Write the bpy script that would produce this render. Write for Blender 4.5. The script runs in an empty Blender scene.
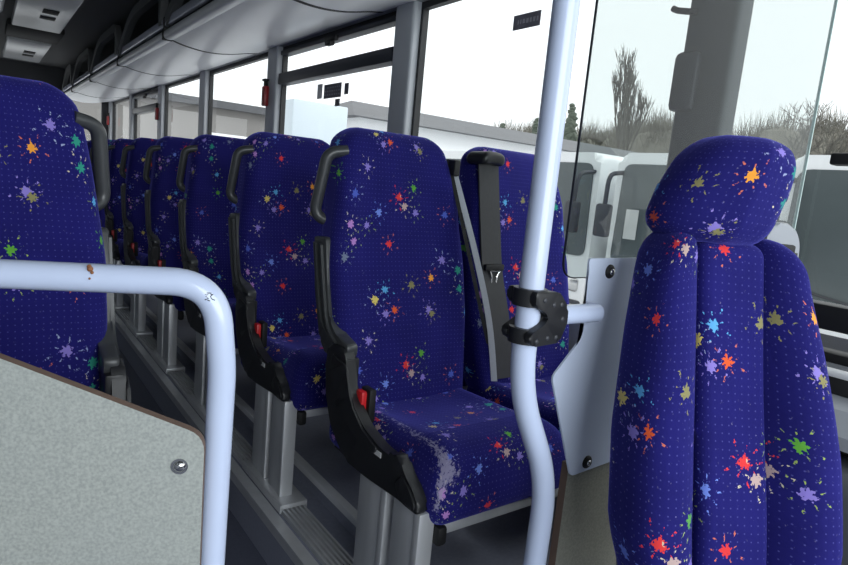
import bpy, bmesh, math, random
from mathutils import Vector, Matrix
R = random.Random(7)
SC = bpy.context.scene
COL = SC.collection
PI = math.pi
ZF = -1.05          # seat platform height relative to the camera

# ------------------------------------------------------------------ materials
class NT:
    def __init__(s, tree): s.t = tree
    def n(s, typ, **kw):
        nd = s.t.nodes.new(typ)
        for k, v in kw.items():
            if k == 'ins':
                for i, x in v.items():
                    if hasattr(x, 'is_linked') or isinstance(x, bpy.types.NodeSocket): s.t.links.new(x, nd.inputs[i])
                    else: nd.inputs[i].default_value = x
            else: setattr(nd, k, v)
        return nd
    def m(s, op, a, b=0.0, c=None):
        ins = {0: a, 1: b}
        if c is not None: ins[2] = c
        return s.n('ShaderNodeMath', operation=op, ins=ins).outputs[0]
    def v(s, op, a, b=(0, 0, 0)):
        return s.n('ShaderNodeVectorMath', operation=op, ins={0: a, 1: b})
    def mix(s, f, a, b):
        nd = s.t.nodes.new('ShaderNodeMix'); nd.data_type = 'RGBA'
        for sock, x in ((nd.inputs[0], f), (nd.inputs[6], a), (nd.inputs[7], b)):
            if isinstance(x, bpy.types.NodeSocket): s.t.links.new(x, sock)
            else: sock.default_value = x
        return nd.outputs[2]

def srgb(r, g, b):
    f = lambda c: (c / 255 / 12.92) if c / 255 <= .04045 else ((c / 255 + .055) / 1.055) ** 2.4
    return (f(r), f(g), f(b), 1.0)

def mat(name, col, rough=.5, metal=0.0, noise=0.0, nscale=40, spec=.5, bump=0.0, coat=0.0, stretch=None):
    m = bpy.data.materials.new(name); m.use_nodes = True
    t = NT(m.node_tree); b = m.node_tree.nodes['Principled BSDF']
    b.inputs['Roughness'].default_value = rough; b.inputs['Metallic'].default_value = metal
    b.inputs['Specular IOR Level'].default_value = spec
    b.inputs['Coat Weight'].default_value = coat
    b.inputs['Base Color'].default_value = col
    if noise or bump:
        tc = t.n('ShaderNodeTexCoord')
        mp = t.n('ShaderNodeMapping', ins={0: tc.outputs['Object']})
        if stretch: mp.inputs['Scale'].default_value = stretch
        nz = t.n('ShaderNodeTexNoise', ins={'Vector': mp.outputs[0], 'Scale': nscale, 'Detail': 4.0})
        if noise:
            lo = tuple(max(0, c * (1 - noise)) for c in col[:3]) + (1,)
            hi = tuple(min(1, c * (1 + noise)) for c in col[:3]) + (1,)
            m.node_tree.links.new(t.mix(nz.outputs[0], lo, hi), b.inputs['Base Color'])
        if bump:
            bp = t.n('ShaderNodeBump', ins={'Strength': bump, 'Distance': .002, 'Height': nz.outputs[0]})
            m.node_tree.links.new(bp.outputs[0], b.inputs['Normal'])
    return m

# one splat of the woven print: a spiky blob with thin dashes flying off it
def splat_group():
    g = bpy.data.node_groups.new('Splat', 'ShaderNodeTree')
    I = g.interface
    I.new_socket('UV', in_out='INPUT', socket_type='NodeSocketVector')
    I.new_socket('Center', in_out='INPUT', socket_type='NodeSocketVector')
    I.new_socket('Radius', in_out='INPUT', socket_type='NodeSocketFloat')
    I.new_socket('Phase', in_out='INPUT', socket_type='NodeSocketFloat')
    I.new_socket('Noise', in_out='INPUT', socket_type='NodeSocketFloat')
    I.new_socket('Color', in_out='INPUT', socket_type='NodeSocketColor')
    I.new_socket('Fleck', in_out='INPUT', socket_type='NodeSocketColor')
    I.new_socket('Base', in_out='INPUT', socket_type='NodeSocketColor')
    I.new_socket('Out', in_out='OUTPUT', socket_type='NodeSocketColor')
    t = NT(g); i = g.nodes.new('NodeGroupInput').outputs; o = g.nodes.new('NodeGroupOutput')
    d0 = t.v('SUBTRACT', i['UV'], i['Center']).outputs[0]
    d = t.n('ShaderNodeVectorMath', operation='WRAP', ins={0: d0, 1: (.25, .235, 1), 2: (-.25, -.235, -1)}).outputs[0]
    s = t.n('ShaderNodeSeparateXYZ', ins={0: d}).outputs
    r = t.v('LENGTH', d).outputs['Value']
    q = t.m('DIVIDE', r, i['Radius'])
    a = t.m('ARCTAN2', s[1], s[0])
    w = t.m('COSINE', t.m('MULTIPLY_ADD', a, 7.0, i['Phase']))
    w2 = t.m('COSINE', t.m('MULTIPLY_ADD', a, 3.0, i['Phase']))
    edge = t.m('MULTIPLY_ADD', w, .17, t.m('MULTIPLY_ADD', w2, .08, t.m('MULTIPLY_ADD', i['Noise'], .6, .46)))
    core = t.m('LESS_THAN', q, edge)
    # dashes
    ph = t.m('MULTIPLY', i['Phase'], 2.3)
    w3 = t.m('COSINE', t.m('MULTIPLY_ADD', a, 9.0, ph))
    w4 = t.m('SINE', t.m('MULTIPLY_ADD', a, 4.0, ph))
    c = t.m('MULTIPLY_ADD', w4, .55, 2.0)
    band = t.m('LESS_THAN', t.m('ABSOLUTE', t.m('SUBTRACT', q, c)), t.m('MULTIPLY_ADD', i['Noise'], .95, -.33))
    fl = t.m('MULTIPLY', band, t.m('GREATER_THAN', w3, .86))
    x = t.mix(fl, i['Base'], i['Fleck'])
    g.links.new(t.mix(core, x, i['Color']), o.inputs[0])
    return g

C_ = dict(lilac=srgb(140, 125, 205), red=srgb(225, 62, 62), tan=srgb(190, 165, 160), blue=srgb(82, 100, 195), lb=srgb(115, 140, 225),
          green=srgb(95, 165, 60), teal=srgb(50, 150, 130), pink=srgb(185, 135, 205), grey=srgb(120, 130, 155), orange=srgb(240, 160, 60),
          cyan=srgb(95, 170, 225), yellow=srgb(225, 205, 110), olive=srgb(140, 135, 90), redor=srgb(230, 95, 50))
TILE = [('lilac', .075, .264), ('lilac', .047, .072), ('lilac', .137, .406), ('lilac', -.076, .258), ('lilac', -.14, .19), ('lilac', -.13, .030),
        ('red', -.017, .114), ('red', -.052, .450), ('tan', .004, .088), ('olive', .085, .252), ('blue', -.185, .115), ('blue', .16, .071),
        ('lb', -.09, .067), ('green', .04, .143), ('teal', .191, .378), ('green', .235, .166), ('pink', -.19, .032), ('pink', -.176, .456),
        ('grey', -.205, .414), ('orange', .093, .354), ('teal', .192, .322), ('cyan', -.072, .324), ('yellow', -.107, .297), ('redor', -.045, .268),
        ('olive', .02, .335), ('cyan', .225, .25)]

def fabric(name='SplatFabric', base=(33, 31, 112), base2=(24, 23, 90)):
    m = bpy.data.materials.new(name); m.use_nodes = True
    t = NT(m.node_tree); b = m.node_tree.nodes['Principled BSDF']
    uv = t.n('ShaderNodeUVMap', uv_map='UVMap').outputs[0]
    at = t.n('ShaderNodeAttribute', attribute_type='OBJECT', attribute_name='fabric_offset').outputs['Vector']
    u = t.v('ADD', uv, at).outputs[0]
    nz = t.n('ShaderNodeTexNoise', noise_dimensions='2D', ins={'Vector': u, 'Scale': 260.0, 'Detail': 1.0}).outputs[0]
    big = t.n('ShaderNodeTexNoise', noise_dimensions='2D', ins={'Vector': u, 'Scale': 9.0, 'Detail': 3.0}).outputs[0]
    nzc = t.m('MULTIPLY_ADD', t.m('SUBTRACT', nz, .5), 1.6, .5)
    col = t.mix(big, srgb(*base2), srgb(*base))
    # pin dots woven in staggered rows
    s = t.n('ShaderNodeSeparateXYZ', ins={0: u}).outputs
    px = .0125
    fx = t.m('SUBTRACT', t.m('FRACT', t.m('DIVIDE', s[0], px)), .5)
    fy = t.m('SUBTRACT', t.m('FRACT', t.m('DIVIDE', s[1], px)), .5)
    rr = t.m('ADD', t.m('MULTIPLY', fx, fx), t.m('MULTIPLY', fy, fy))
    col = t.mix(t.m('MULTIPLY', t.m('LESS_THAN', rr, .010), .36), col, srgb(112, 112, 190))
    g = splat_group()
    flecks = [srgb(205, 195, 170), srgb(150, 170, 90), srgb(150, 160, 200), srgb(205, 110, 90)]
    for k, (c, x, y) in enumerate(TILE):
        nd = t.n('ShaderNodeGroup', node_tree=g)
        L = m.node_tree.links
        L.new(u, nd.inputs['UV']); L.new(nzc, nd.inputs['Noise']); L.new(col, nd.inputs['Base'])
        nd.inputs['Center'].default_value = (x, y, 0)
        nd.inputs['Radius'].default_value = [.0130, .0118, .0140, .0122][k % 4]
        nd.inputs['Phase'].default_value = k * 1.37
        nd.inputs['Color'].default_value = C_[c]
        nd.inputs['Fleck'].default_value = flecks[k % 4] if k % 3 else C_[c]
        col = nd.outputs[0]
    wa = t.n('ShaderNodeAttribute', attribute_type='GEOMETRY', attribute_name='wear').outputs['Fac']
    wn = t.n('ShaderNodeTexNoise', noise_dimensions='2D', ins={'Vector': u, 'Scale': 95.0, 'Detail': 4.0, 'Roughness': .7}).outputs[0]
    wm = t.m('MINIMUM', t.m('MULTIPLY', t.m('MAXIMUM', t.m('SUBTRACT', t.m('MULTIPLY_ADD', wa, .34, wn), .70), 0.0), 6.0), .7)
    col = t.mix(wm, col, srgb(165, 160, 185))
    m.node_tree.links.new(col, b.inputs['Base Color'])
    b.inputs['Roughness'].default_value = .9
    b.inputs['Specular IOR Level'].default_value = .15
    b.inputs['Sheen Weight'].default_value = .6
    b.inputs['Sheen Roughness'].default_value = .4
    b.inputs['Sheen Tint'].default_value = srgb(120, 120, 235)
    fine = t.n('ShaderNodeTexNoise', noise_dimensions='2D', ins={'Vector': u, 'Scale': 60.0, 'Detail': 2.0}).outputs[0]
    bp = t.n('ShaderNodeBump', ins={'Strength': .25, 'Distance': .003, 'Height': fine})
    m.node_tree.links.new(bp.outputs[0], b.inputs['Normal'])
    return m

def glass(name, tint=(1, 1, 1), refl=.06, drops=0.0, rough=0.0, haze=0.0):
    m = bpy.data.materials.new(name); m.use_nodes = True
    nt = m.node_tree; nt.nodes.clear(); t = NT(nt)
    out = t.n('ShaderNodeOutputMaterial')
    tr = t.n('ShaderNodeBsdfTransparent', ins={0: tint + (1,)})
    gl = t.n('ShaderNodeBsdfGlossy', ins={0: (1, 1, 1, 1), 'Roughness': rough})
    fr = t.n('ShaderNodeFresnel', ins={'IOR': 1.45}).outputs[0]
    f = t.m('MULTIPLY', fr, refl / .04)
    f = t.m('MULTIPLY', t.m('MINIMUM', f, .25), t.m('SUBTRACT', 1.0, t.n('ShaderNodeNewGeometry').outputs['Backfacing']))
    sh = t.n('ShaderNodeMixShader', ins={0: f, 1: tr.outputs[0], 2: gl.outputs[0]}).outputs[0]
    if haze:
        df = t.n('ShaderNodeBsdfTranslucent', ins={0: (.8, .85, .86, 1)})
        sh = t.n('ShaderNodeMixShader', ins={0: haze, 1: sh, 2: df.outputs[0]}).outputs[0]
    if drops:
        tc = t.n('ShaderNodeTexCoord').outputs['Object']
        vo = t.n('ShaderNodeTexVoronoi', ins={'Vector': tc, 'Scale': 55.0})
        pick = t.n('ShaderNodeSeparateColor', ins={0: vo.outputs['Color']}).outputs
        rad = t.m('MULTIPLY', pick[1], .13)
        on = t.m('MULTIPLY', t.m('LESS_THAN', vo.outputs['Distance'], rad), t.m('GREATER_THAN', pick[0], 1 - drops))
        dl = t.n('ShaderNodeBsdfTranslucent', ins={0: (.95, .97, 1, 1)})
        sh = t.n('ShaderNodeMixShader', ins={0: t.m('MULTIPLY', on, .75), 1: sh, 2: dl.outputs[0]}).outputs[0]
    nt.links.new(sh, out.inputs[0])
    return m

M = {}
M['fabric'] = fabric()
M['black'] = mat('BlackPlastic', srgb(30, 31, 34), .42, noise=.15, nscale=60, bump=.05)
M['handle'] = mat('HandlePlastic', srgb(66, 68, 70), .32, noise=.1, nscale=50)
M['rubber'] = mat('BlackRubber', srgb(18, 18, 20), .6, noise=.1, nscale=50)
M['alu'] = mat('Aluminium', srgb(205, 207, 210), .40, .45, noise=.12, nscale=30, stretch=(1, 1, .05))
M['steel'] = mat('Steel', srgb(200, 200, 200), .18, 1.0, noise=.05, nscale=30)
M['paint'] = mat('BluePaint', srgb(198, 210, 236), .22, noise=.03, nscale=18, coat=.3, bump=.04)
M['plate'] = mat('PlatePaint', srgb(206, 217, 238), .35, noise=.04, nscale=12)
M['belt'] = mat('BeltWebbing', srgb(62, 62, 64), .8, noise=.12, nscale=150, stretch=(1, 1, .3))
M['beltlight'] = mat('BeltLightWebbing', srgb(165, 168, 176), .7, noise=.1, nscale=150)
M['red'] = mat('RedPlastic', srgb(225, 40, 45), .35, noise=.05)
M['redd'] = mat('HammerRed', srgb(145, 28, 34), .4, noise=.05)
M['white'] = mat('WhitePaint', srgb(232, 234, 236), .35, noise=.03, nscale=3)
M['wall'] = mat('InteriorTrim', srgb(150, 154, 162), .55, noise=.05, nscale=10)
M['pillar'] = mat('PillarGrey', srgb(172, 175, 180), .5, noise=.05, nscale=12)
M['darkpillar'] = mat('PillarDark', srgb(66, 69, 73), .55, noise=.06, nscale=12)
M['gasket'] = mat('WindowGasket', srgb(26, 27, 30), .5, noise=.1)
M['navyframe'] = mat('HopperFrame', srgb(34, 38, 48), .45, noise=.08)
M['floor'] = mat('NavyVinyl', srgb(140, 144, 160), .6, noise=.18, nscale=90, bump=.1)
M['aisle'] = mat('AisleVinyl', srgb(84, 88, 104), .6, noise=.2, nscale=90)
M['rack'] = mat('RackPanel', srgb(232, 233, 236), .3, noise=.03, nscale=6)
M['lip'] = mat('RackLip', srgb(215, 217, 220), .35, noise=.04)
M['strip'] = mat('RackStrip', srgb(190, 193, 210), .25, .3, noise=.05)
M['hoop'] = mat('RackHoop', srgb(92, 94, 96), .55, noise=.06)
M['ceil'] = mat('CeilingVinyl', srgb(66, 67, 70), .7, noise=.08, nscale=14)
M['ceilpanel'] = mat('CeilingPanel', srgb(190, 192, 194), .25, noise=.05)
M['dark'] = mat('DarkVoid', srgb(20, 20, 22), .7, noise=.1)
M['grey'] = mat('GreyPlastic', srgb(150, 154, 160), .45, noise=.05)
M['console'] = mat('ConsoleGrey', srgb(88, 90, 94), .45, noise=.08, nscale=30)
M['rust'] = mat('Rust', srgb(140, 92, 60), .8, noise=.35, nscale=300)
M['scuff'] = mat('Scuff', srgb(40, 42, 48), .7, noise=.2)
M['wear'] = mat('WornFabric', srgb(165, 160, 172), .9, noise=.35, nscale=240)
M['label'] = mat('LabelWhite', srgb(215, 215, 215), .5, noise=.03)
M['sticker'] = mat('StickerDark', srgb(92, 90, 100), .5, noise=.05)
M['stickertext'] = mat('StickerText', srgb(140, 138, 146), .5, noise=.05)
M['glass'] = glass('WindowGlass', (.97, .985, .985), .018)
M['glassrain'] = glass('RainyGlass', (.95, .97, .97), .018, drops=.10)
M['lightcut'] = glass('LightCutGlass', (.30, .32, .33), .018)  # dark tint added to the unseen left windows to cut side light
M['screen'] = glass('ScreenGlass', (.84, .87, .865), .030, haze=.02)
M['glassedge'] = mat('GlassEdgeDark', srgb(40, 44, 52), .3, noise=.05)
M['glassedgel'] = mat('GlassEdgeLight', srgb(190, 212, 208), .3, noise=.05)

def laminate(name, c1, c2, c3):
    m = bpy.data.materials.new(name); m.use_nodes = True
    t = NT(m.node_tree); b = m.node_tree.nodes['Principled BSDF']
    tc = t.n('ShaderNodeTexCoord').outputs['Object']
    n1 = t.n('ShaderNodeTexNoise', ins={'Vector': tc, 'Scale': 260.0, 'Detail': 3.0}).outputs[0]
    n2 = t.n('ShaderNodeTexNoise', ins={'Vector': tc, 'Scale': 7.0, 'Detail': 2.0}).outputs[0]
    c = t.mix(t.m('MULTIPLY_ADD', t.m('SUBTRACT', n1, .5), 3.0, .5), srgb(*c1), srgb(*c2))
    c = t.mix(t.m('MULTIPLY', n2, .35), c, srgb(*c3))
    m.node_tree.links.new(c, b.inputs['Base Color']); b.inputs['Roughness'].default_value = .45
    return m
M['laminate'] = laminate('SpeckledLaminate', (150, 154, 150), (178, 182, 176), (164, 170, 170))
M['laminated'] = laminate('SpeckledLaminateDark', (128, 128, 118), (150, 150, 138), (138, 138, 128))
M['lamedge'] = mat('LaminateEdge', srgb(112, 92, 80), .7, noise=.15)
# outside
M['coach'] = mat('CoachWhite', srgb(232, 234, 236), .3, noise=.04, nscale=1.5)
M['windscreen'] = mat('CoachWindscreen', srgb(82, 90, 92), .14, noise=.15, nscale=2.0)
M['coachdark'] = mat('CoachDarkTrim', srgb(58, 60, 66), .5, noise=.1)
M['bounceground'] = mat('BounceGround', srgb(196, 198, 200), .35, noise=.2, nscale=2)  # unseen ground, made extra pale to bounce light up into the bus
M['bldwhite'] = mat('WhiteCladding', srgb(236, 238, 240), .5, noise=.03, nscale=1)
M['bldblue'] = mat('PaleCladding', srgb(196, 208, 216), .5, noise=.03, nscale=1)
M['roofgrey'] = mat('GreyRoof', srgb(88, 90, 94), .6, noise=.25, nscale=1.4)
M['bldgrey'] = mat('GreyBrownWall', srgb(126, 124, 122), .7, noise=.12, nscale=.8)
M['twig'] = mat('Twigs', srgb(100, 98, 92), .9, noise=.2, nscale=.5)
M['scrub'] = mat('HazedScrub', srgb(124, 121, 112), .95, noise=.4, nscale=.7)  # distance haze is mixed into this colour, lighter than the twigs themselves
M['conifer'] = mat('Conifer', srgb(88, 96, 86), .95, noise=.4, nscale=1.2)
M['trunk'] = mat('Trunk', srgb(84, 78, 70), .9, noise=.2)

# ------------------------------------------------------------------ mesh helpers
def obj(name, bm, m, parent=None, smooth=True, kind=None):
    bmesh.ops.recalc_face_normals(bm, faces=bm.faces)
    me = bpy.data.meshes.new(name); bm.to_mesh(me); bm.free()
    o = bpy.data.objects.new(name, me); COL.objects.link(o)
    for x in (m if isinstance(m, (list, tuple)) else [m]): me.materials.append(x)
    if smooth:
        for p in me.polygons: p.use_smooth = True
        try: me.set_sharp_from_angle(angle=math.radians(38))
        except Exception: pass
    if parent is not None: o.parent = parent
    if kind: o['kind'] = kind
    return o

def tag(o, label=None, cat=None, group=None):
    if label: o['label'] = label
    if cat: o['category'] = cat
    if group: o['group'] = group
    return o

def empty(name, loc=(0, 0, 0), rz=0, label=None, cat=None, group=None, kind=None):
    o = bpy.data.objects.new(name, None); COL.objects.link(o)
    o.location = loc; o.rotation_euler = (0, 0, rz); o.empty_display_size = .1
    if kind: o['kind'] = kind
    return tag(o, label, cat, group)

def box(bm, x0, x1, y0, y1, z0, z1, bev=0.0, mi=0):
    r = bmesh.ops.create_cube(bm, size=1)
    vs = r['verts']
    for v in vs:
        v.co = Vector((x0 + (v.co.x + .5) * (x1 - x0), y0 + (v.co.y + .5) * (y1 - y0), z0 + (v.co.z + .5) * (z1 - z0)))
    fs = {f for v in vs for f in v.link_faces}
    for f in fs: f.material_index = mi
    if bev:
        es = list({e for v in vs for e in v.link_edges})
        bmesh.ops.bevel(bm, geom=es, offset=bev, segments=2, affect='EDGES', profile=.5)
    return bm

def bx(*a, **k): return box(bmesh.new(), *a, **k)

def rbox(bm, sx, sy, sz, r, n=10, deform=None, top=(1, 1, 1)):
    """rounded pad: subdivided cube grid rounded to radius r, UV unfolded from the cube, then deformed. origin = centre"""
    uvl = bm.loops.layers.uv.get('UVMap') or bm.loops.layers.uv.new('UVMap')
    h = (sx / 2, sy / 2, sz / 2); cache = {}
    nn = [max(4, int(n * s / max(sx, sy, sz)) + 3) for s in (sx, sy, sz)]
    def ticks(a):
        k = nn[a]; core = h[a] - r
        out = [-h[a], -h[a] + r * .35, -h[a] + r * .7, -core]
        for i in range(1, k): out.append(-core + 2 * core * i / k)
        return out + [core, h[a] - r * .7, h[a] - r * .35, h[a]]
    T = [ticks(a) for a in range(3)]
    def vert(p):
        key = tuple(round(c, 6) for c in p)
        if key not in cache:
            inner = Vector([max(-(h[a] - r), min(h[a] - r, p[a])) for a in range(3)])
            d = Vector(p) - inner
            q = inner + d.normalized() * r if d.length > 1e-9 else Vector(p)
            q = deform(q) if deform else q
            cache[key] = bm.verts.new(q)
        return cache[key]
    for ax in range(3):
        a, b = [(1, 2), (0, 2), (0, 1)][ax]
        for sg in (-1, 1):
            for i in range(len(T[a]) - 1):
                for j in range(len(T[b]) - 1):
                    ps = []
                    for (ii, jj) in ((i, j), (i + 1, j), (i + 1, j + 1), (i, j + 1)):
                        p = [0, 0, 0]; p[ax] = sg * h[ax]; p[a] = T[a][ii]; p[b] = T[b][jj]; ps.append(tuple(p))
                    try: f = bm.faces.new([vert(p) for p in ps])
                    except ValueError: continue
                    for l, p in zip(f.loops, ps):
                        x, y, z = p
                        if ax == 1: uv = (x, z)
                        elif ax == 0: uv = (sg * (h[0] + (y + h[1])), z)
                        else: uv = (x, sg * (h[2] + (y + h[1]) * (1 if sg > 0 else 1)))
                        l[uvl].uv = uv
    return bm

def tube(bm, pts, r, seg=12, closed=False, flat=None):
    """swept round (or flat=(a,b) elliptical) bar through pts"""
    P = [Vector(p) for p in pts]; n = len(P); rings = []
    up = None
    for i in range(n):
        if closed: d = (P[(i + 1) % n] - P[i - 1])
        else: d = (P[min(i + 1, n - 1)] - P[max(i - 1, 0)])
        d.normalize()
        if up is None:
            up = Vector((0, 0, 1)) if abs(d.z) < .9 else Vector((0, 1, 0))
        side = d.cross(up)
        if side.length < 1e-5: side = d.cross(Vector((1, 0, 0)))
        side.normalize(); up = side.cross(d).normalized()
        ra, rb = flat if flat else (r, r)
        if isinstance(r, (list, tuple)): ra = rb = r[i]
        rings.append([bm.verts.new(P[i] + side * (ra * math.cos(2 * PI * k / seg)) + up * (rb * math.sin(2 * PI * k / seg))) for k in range(seg)])
    for i in range(n if closed else n - 1):
        A, B = rings[i], rings[(i + 1) % n]
        for k in range(seg):
            bm.faces.new((A[k], A[(k + 1) % seg], B[(k + 1) % seg], B[k]))
    if not closed:
        bm.faces.new(rings[0][::-1]); bm.faces.new(rings[-1])
    return bm

def smooth_path(pts, k=6):
    P = [Vector(p) for p in pts]; out = []
    for i in range(len(P) - 1):
        p0, p1, p2, p3 = P[max(i - 1, 0)], P[i], P[i + 1], P[min(i + 2, len(P) - 1)]
        for j in range(k):
            t = j / k
            out.append(.5 * ((2 * p1) + (p2 - p0) * t + (2 * p0 - 5 * p1 + 4 * p2 - p3) * t * t + (3 * p1 - p0 - 3 * p2 + p3) * t ** 3))
    return out + [P[-1]]

def fillet(pts, rad, k=8):
    P = [Vector(p) for p in pts]; out = [P[0]]
    for i in range(1, len(P) - 1):
        a, b, c = P[i - 1], P[i], P[i + 1]
        rr = rad[i - 1] if isinstance(rad, (list, tuple)) else rad
        u = (a - b); v = (c - b)
        t = min(rr, u.length * .49, v.length * .49)
        s, e = b + u.normalized() * t, b + v.normalized() * t
        for j in range(k + 1):
            w = j / k
            out.append((1 - w) ** 2 * s + 2 * w * (1 - w) * b + w * w * e)
    return out + [P[-1]]

def prism(bm, poly, axis, a, b, bev=0.0, seg=2, mi_side=None):
    """2-D outline extruded along axis from a to b. axis 'x': (y,z); 'y': (x,z); 'z': (x,y)"""
    def P(p, t):
        return {'x': (t, p[0], p[1]), 'y': (p[0], t, p[1]), 'z': (p[0], p[1], t)}[axis]
    A = [bm.verts.new(P(p, a)) for p in poly]; B = [bm.verts.new(P(p, b)) for p in poly]
    f1 = bm.faces.new(A); f2 = bm.faces.new(B[::-1]); n = len(poly)
    for i in range(n):
        f = bm.faces.new((A[i], B[i], B[(i + 1) % n], A[(i + 1) % n]))
        if mi_side is not None: f.material_index = mi_side
    if bev:
        es = list(set(f1.edges) | set(f2.edges))
        bmesh.ops.bevel(bm, geom=es, offset=bev, segments=seg, affect='EDGES', profile=.5)
    bmesh.ops.triangulate(bm, faces=[f for f in bm.faces if len(f.verts) > 4])
    return bm

def round_poly(poly, rad, k=5):
    n = len(poly); out = []
    for i in range(n):
        a, b, c = Vector(poly[i - 1]), Vector(poly[i]), Vector(poly[(i + 1) % n])
        rr = rad[i] if isinstance(rad, (list, tuple)) else rad
        u, v = a - b, c - b; t = min(rr, u.length * .48, v.length * .48)
        if t < 1e-5: out.append(tuple(b)); continue
        s, e = b + u.normalized() * t, b + v.normalized() * t
        for j in range(k + 1):
            w = j / k; q = (1 - w) ** 2 * s + 2 * w * (1 - w) * b + w * w * e
            out.append(tuple(q))
    return out

def rrect(u0, u1, v0, v1, r): return round_poly([(u0, v0), (u1, v0), (u1, v1), (u0, v1)], r)

def strap(bm, pts, w, th, wdir):
    """flat strap: rectangle w x th swept along pts, wide along wdir"""
    P = [Vector(p) for p in pts]; W = Vector(wdir).normalized(); rings = []
    for i, p in enumerate(P):
        d = (P[min(i + 1, len(P) - 1)] - P[max(i - 1, 0)]).normalized()
        nrm = d.cross(W).normalized()
        ww = w[i] if isinstance(w, (list, tuple)) else w
        rings.append([bm.verts.new(p + W * (sx * ww / 2) + nrm * (sy * th / 2)) for sx, sy in ((-1, -1), (1, -1), (1, 1), (-1, 1))])
    for a, b in zip(rings, rings[1:]):
        for k in range(4): bm.faces.new((a[k], a[(k + 1) % 4], b[(k + 1) % 4], b[k]))
    bm.faces.new(rings[0][::-1]); bm.faces.new(rings[-1])
    return bm

def dome(bm, c, r, h, axis='y', sg=-1, seg=16):
    """low domed head on a surface facing sg*axis"""
    c = Vector(c); rings = []
    def P(a, rr, t):
        u, v = rr * math.cos(a), rr * math.sin(a)
        return c + (Vector((u, sg * t, v)) if axis == 'y' else Vector((sg * t, u, v)) if axis == 'x' else Vector((u, v, sg * t)))
    for k in range(6):
        q = k / 5 * PI / 2
        rings.append([bm.verts.new(P(2 * PI * i / seg, max(r * math.cos(q), r * .02), h * math.sin(q))) for i in range(seg)])
    base = [bm.verts.new(P(2 * PI * i / seg, r, -.002)) for i in range(seg)]
    rings.insert(0, base)
    for a, b in zip(rings, rings[1:]):
        for i in range(seg): bm.faces.new((a[i], a[(i + 1) % seg], b[(i + 1) % seg], b[i]))
    bm.faces.new(rings[-1]); bm.faces.new(base[::-1])
    return bm

# ------------------------------------------------------------------ camera
cam = bpy.data.cameras.new('Camera'); cam.sensor_width = 36; cam.sensor_fit = 'HORIZONTAL'
cam.lens = 605.8067 * 36 / 848; cam.clip_start = .02; cam.clip_end = 600
co = bpy.data.objects.new('Camera', cam); COL.objects.link(co); SC.camera = co
Rm = Matrix(((0.80828829, 0.01700126, -0.58854141), (-0.58147668, 0.18007442, -0.79338394), (0.09249273, 0.98350605, 0.15543788)))
co.matrix_world = Rm.to_4x4()

# ------------------------------------------------------------------ bus shell
XW, XL, YF, YR = 1.75, -.75, -1.5, 11.3
PIL = [(.95, 1.11), (2.57, 2.74), (4.26, 4.44), (5.98, 6.16), (7.68, 7.86), (9.42, 9.58), (11.15, 11.3)]
ZS, ZT = -.40, .875          # window sill and head
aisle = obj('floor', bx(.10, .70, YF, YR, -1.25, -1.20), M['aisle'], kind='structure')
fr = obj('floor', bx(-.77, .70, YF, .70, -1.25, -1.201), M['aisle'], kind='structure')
plat = bmesh.new()
box(plat, .70, .885, .72, YR, -1.25, ZF); box(plat, .885, XW, .72, YR, -1.25, -.985)
obj('floor', plat, M['floor'], kind='structure')
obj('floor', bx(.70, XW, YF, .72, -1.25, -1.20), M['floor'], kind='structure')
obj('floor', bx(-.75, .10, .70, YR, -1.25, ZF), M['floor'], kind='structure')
obj('trim_1', prism(bmesh.new(), [(.878, -1.0), (.90, -.984), (.90, -.978), (.872, -.978), (.872, -1.0)], 'y', .72, YR), M['lip'], kind='structure')

wr = bmesh.new()
box(wr, XW - .02, XW + .05, .72, YR, -1.25, ZS)
box(wr, XW - .05, XW + .022, .72, YR, ZT, ZT + .14)
box(wr, XW - .02, XW + .06, .72, YR, ZT + .14, 1.28)
wall_r = obj('wall_right', wr, M['wall'], kind='structure', smooth=False)
for i, (a, b) in enumerate(PIL):
    bm = bmesh.new(); w = .03
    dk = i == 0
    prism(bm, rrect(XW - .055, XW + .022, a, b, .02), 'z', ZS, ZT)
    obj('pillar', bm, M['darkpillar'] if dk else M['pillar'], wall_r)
wl = bmesh.new()
box(wl, XL - .05, XL, YF, YR, -1.25, -.3); box(wl, XL - .05, XL, YF, YR, .88, 1.28)
for y in (-1.5, .2, 1.9, 3.6, 5.3, 7.0, 8.7, 10.4, 11.2): box(wl, XL - .05, XL + .03, y, y + .12, -.3, .88)
obj('wall_left', wl, M['wall'], kind='structure', smooth=False)
for k, y in enumerate((-1.38, .32, 2.02, 3.72, 5.42, 7.12, 8.82)):
    obj('window_%d' % (20 + k), bx(XL - .03, XL - .024, y, y + 1.58, -.3, .88), M['lightcut'], kind='structure', smooth=False)
# ceiling with raised centre
cb = bmesh.new()
box(cb, XL - .05, XW + .06, YF, YR, 1.28, 1.34)
obj('ceiling', cb, M['ceil'], kind='structure', smooth=False)
# back wall with rear window
bw = bmesh.new()
box(bw, XL - .05, XW + .06, YR, YR + .06, -1.25, .15); box(bw, XL - .05, XW + .06, YR, YR + .06, .92, 1.34)
box(bw, XL - .05, XL + .25, YR, YR + .06, .15, .92); box(bw, 1.60, XW + .06, YR, YR + .06, .15, .92)
obj('wall_back', bw, M['ceil'], kind='structure', smooth=False)
obj('window_9', bx(XL + .25, 1.60, YR + .02, YR + .03, .15, .92), M['glass'], kind='structure', smooth=False)
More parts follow.
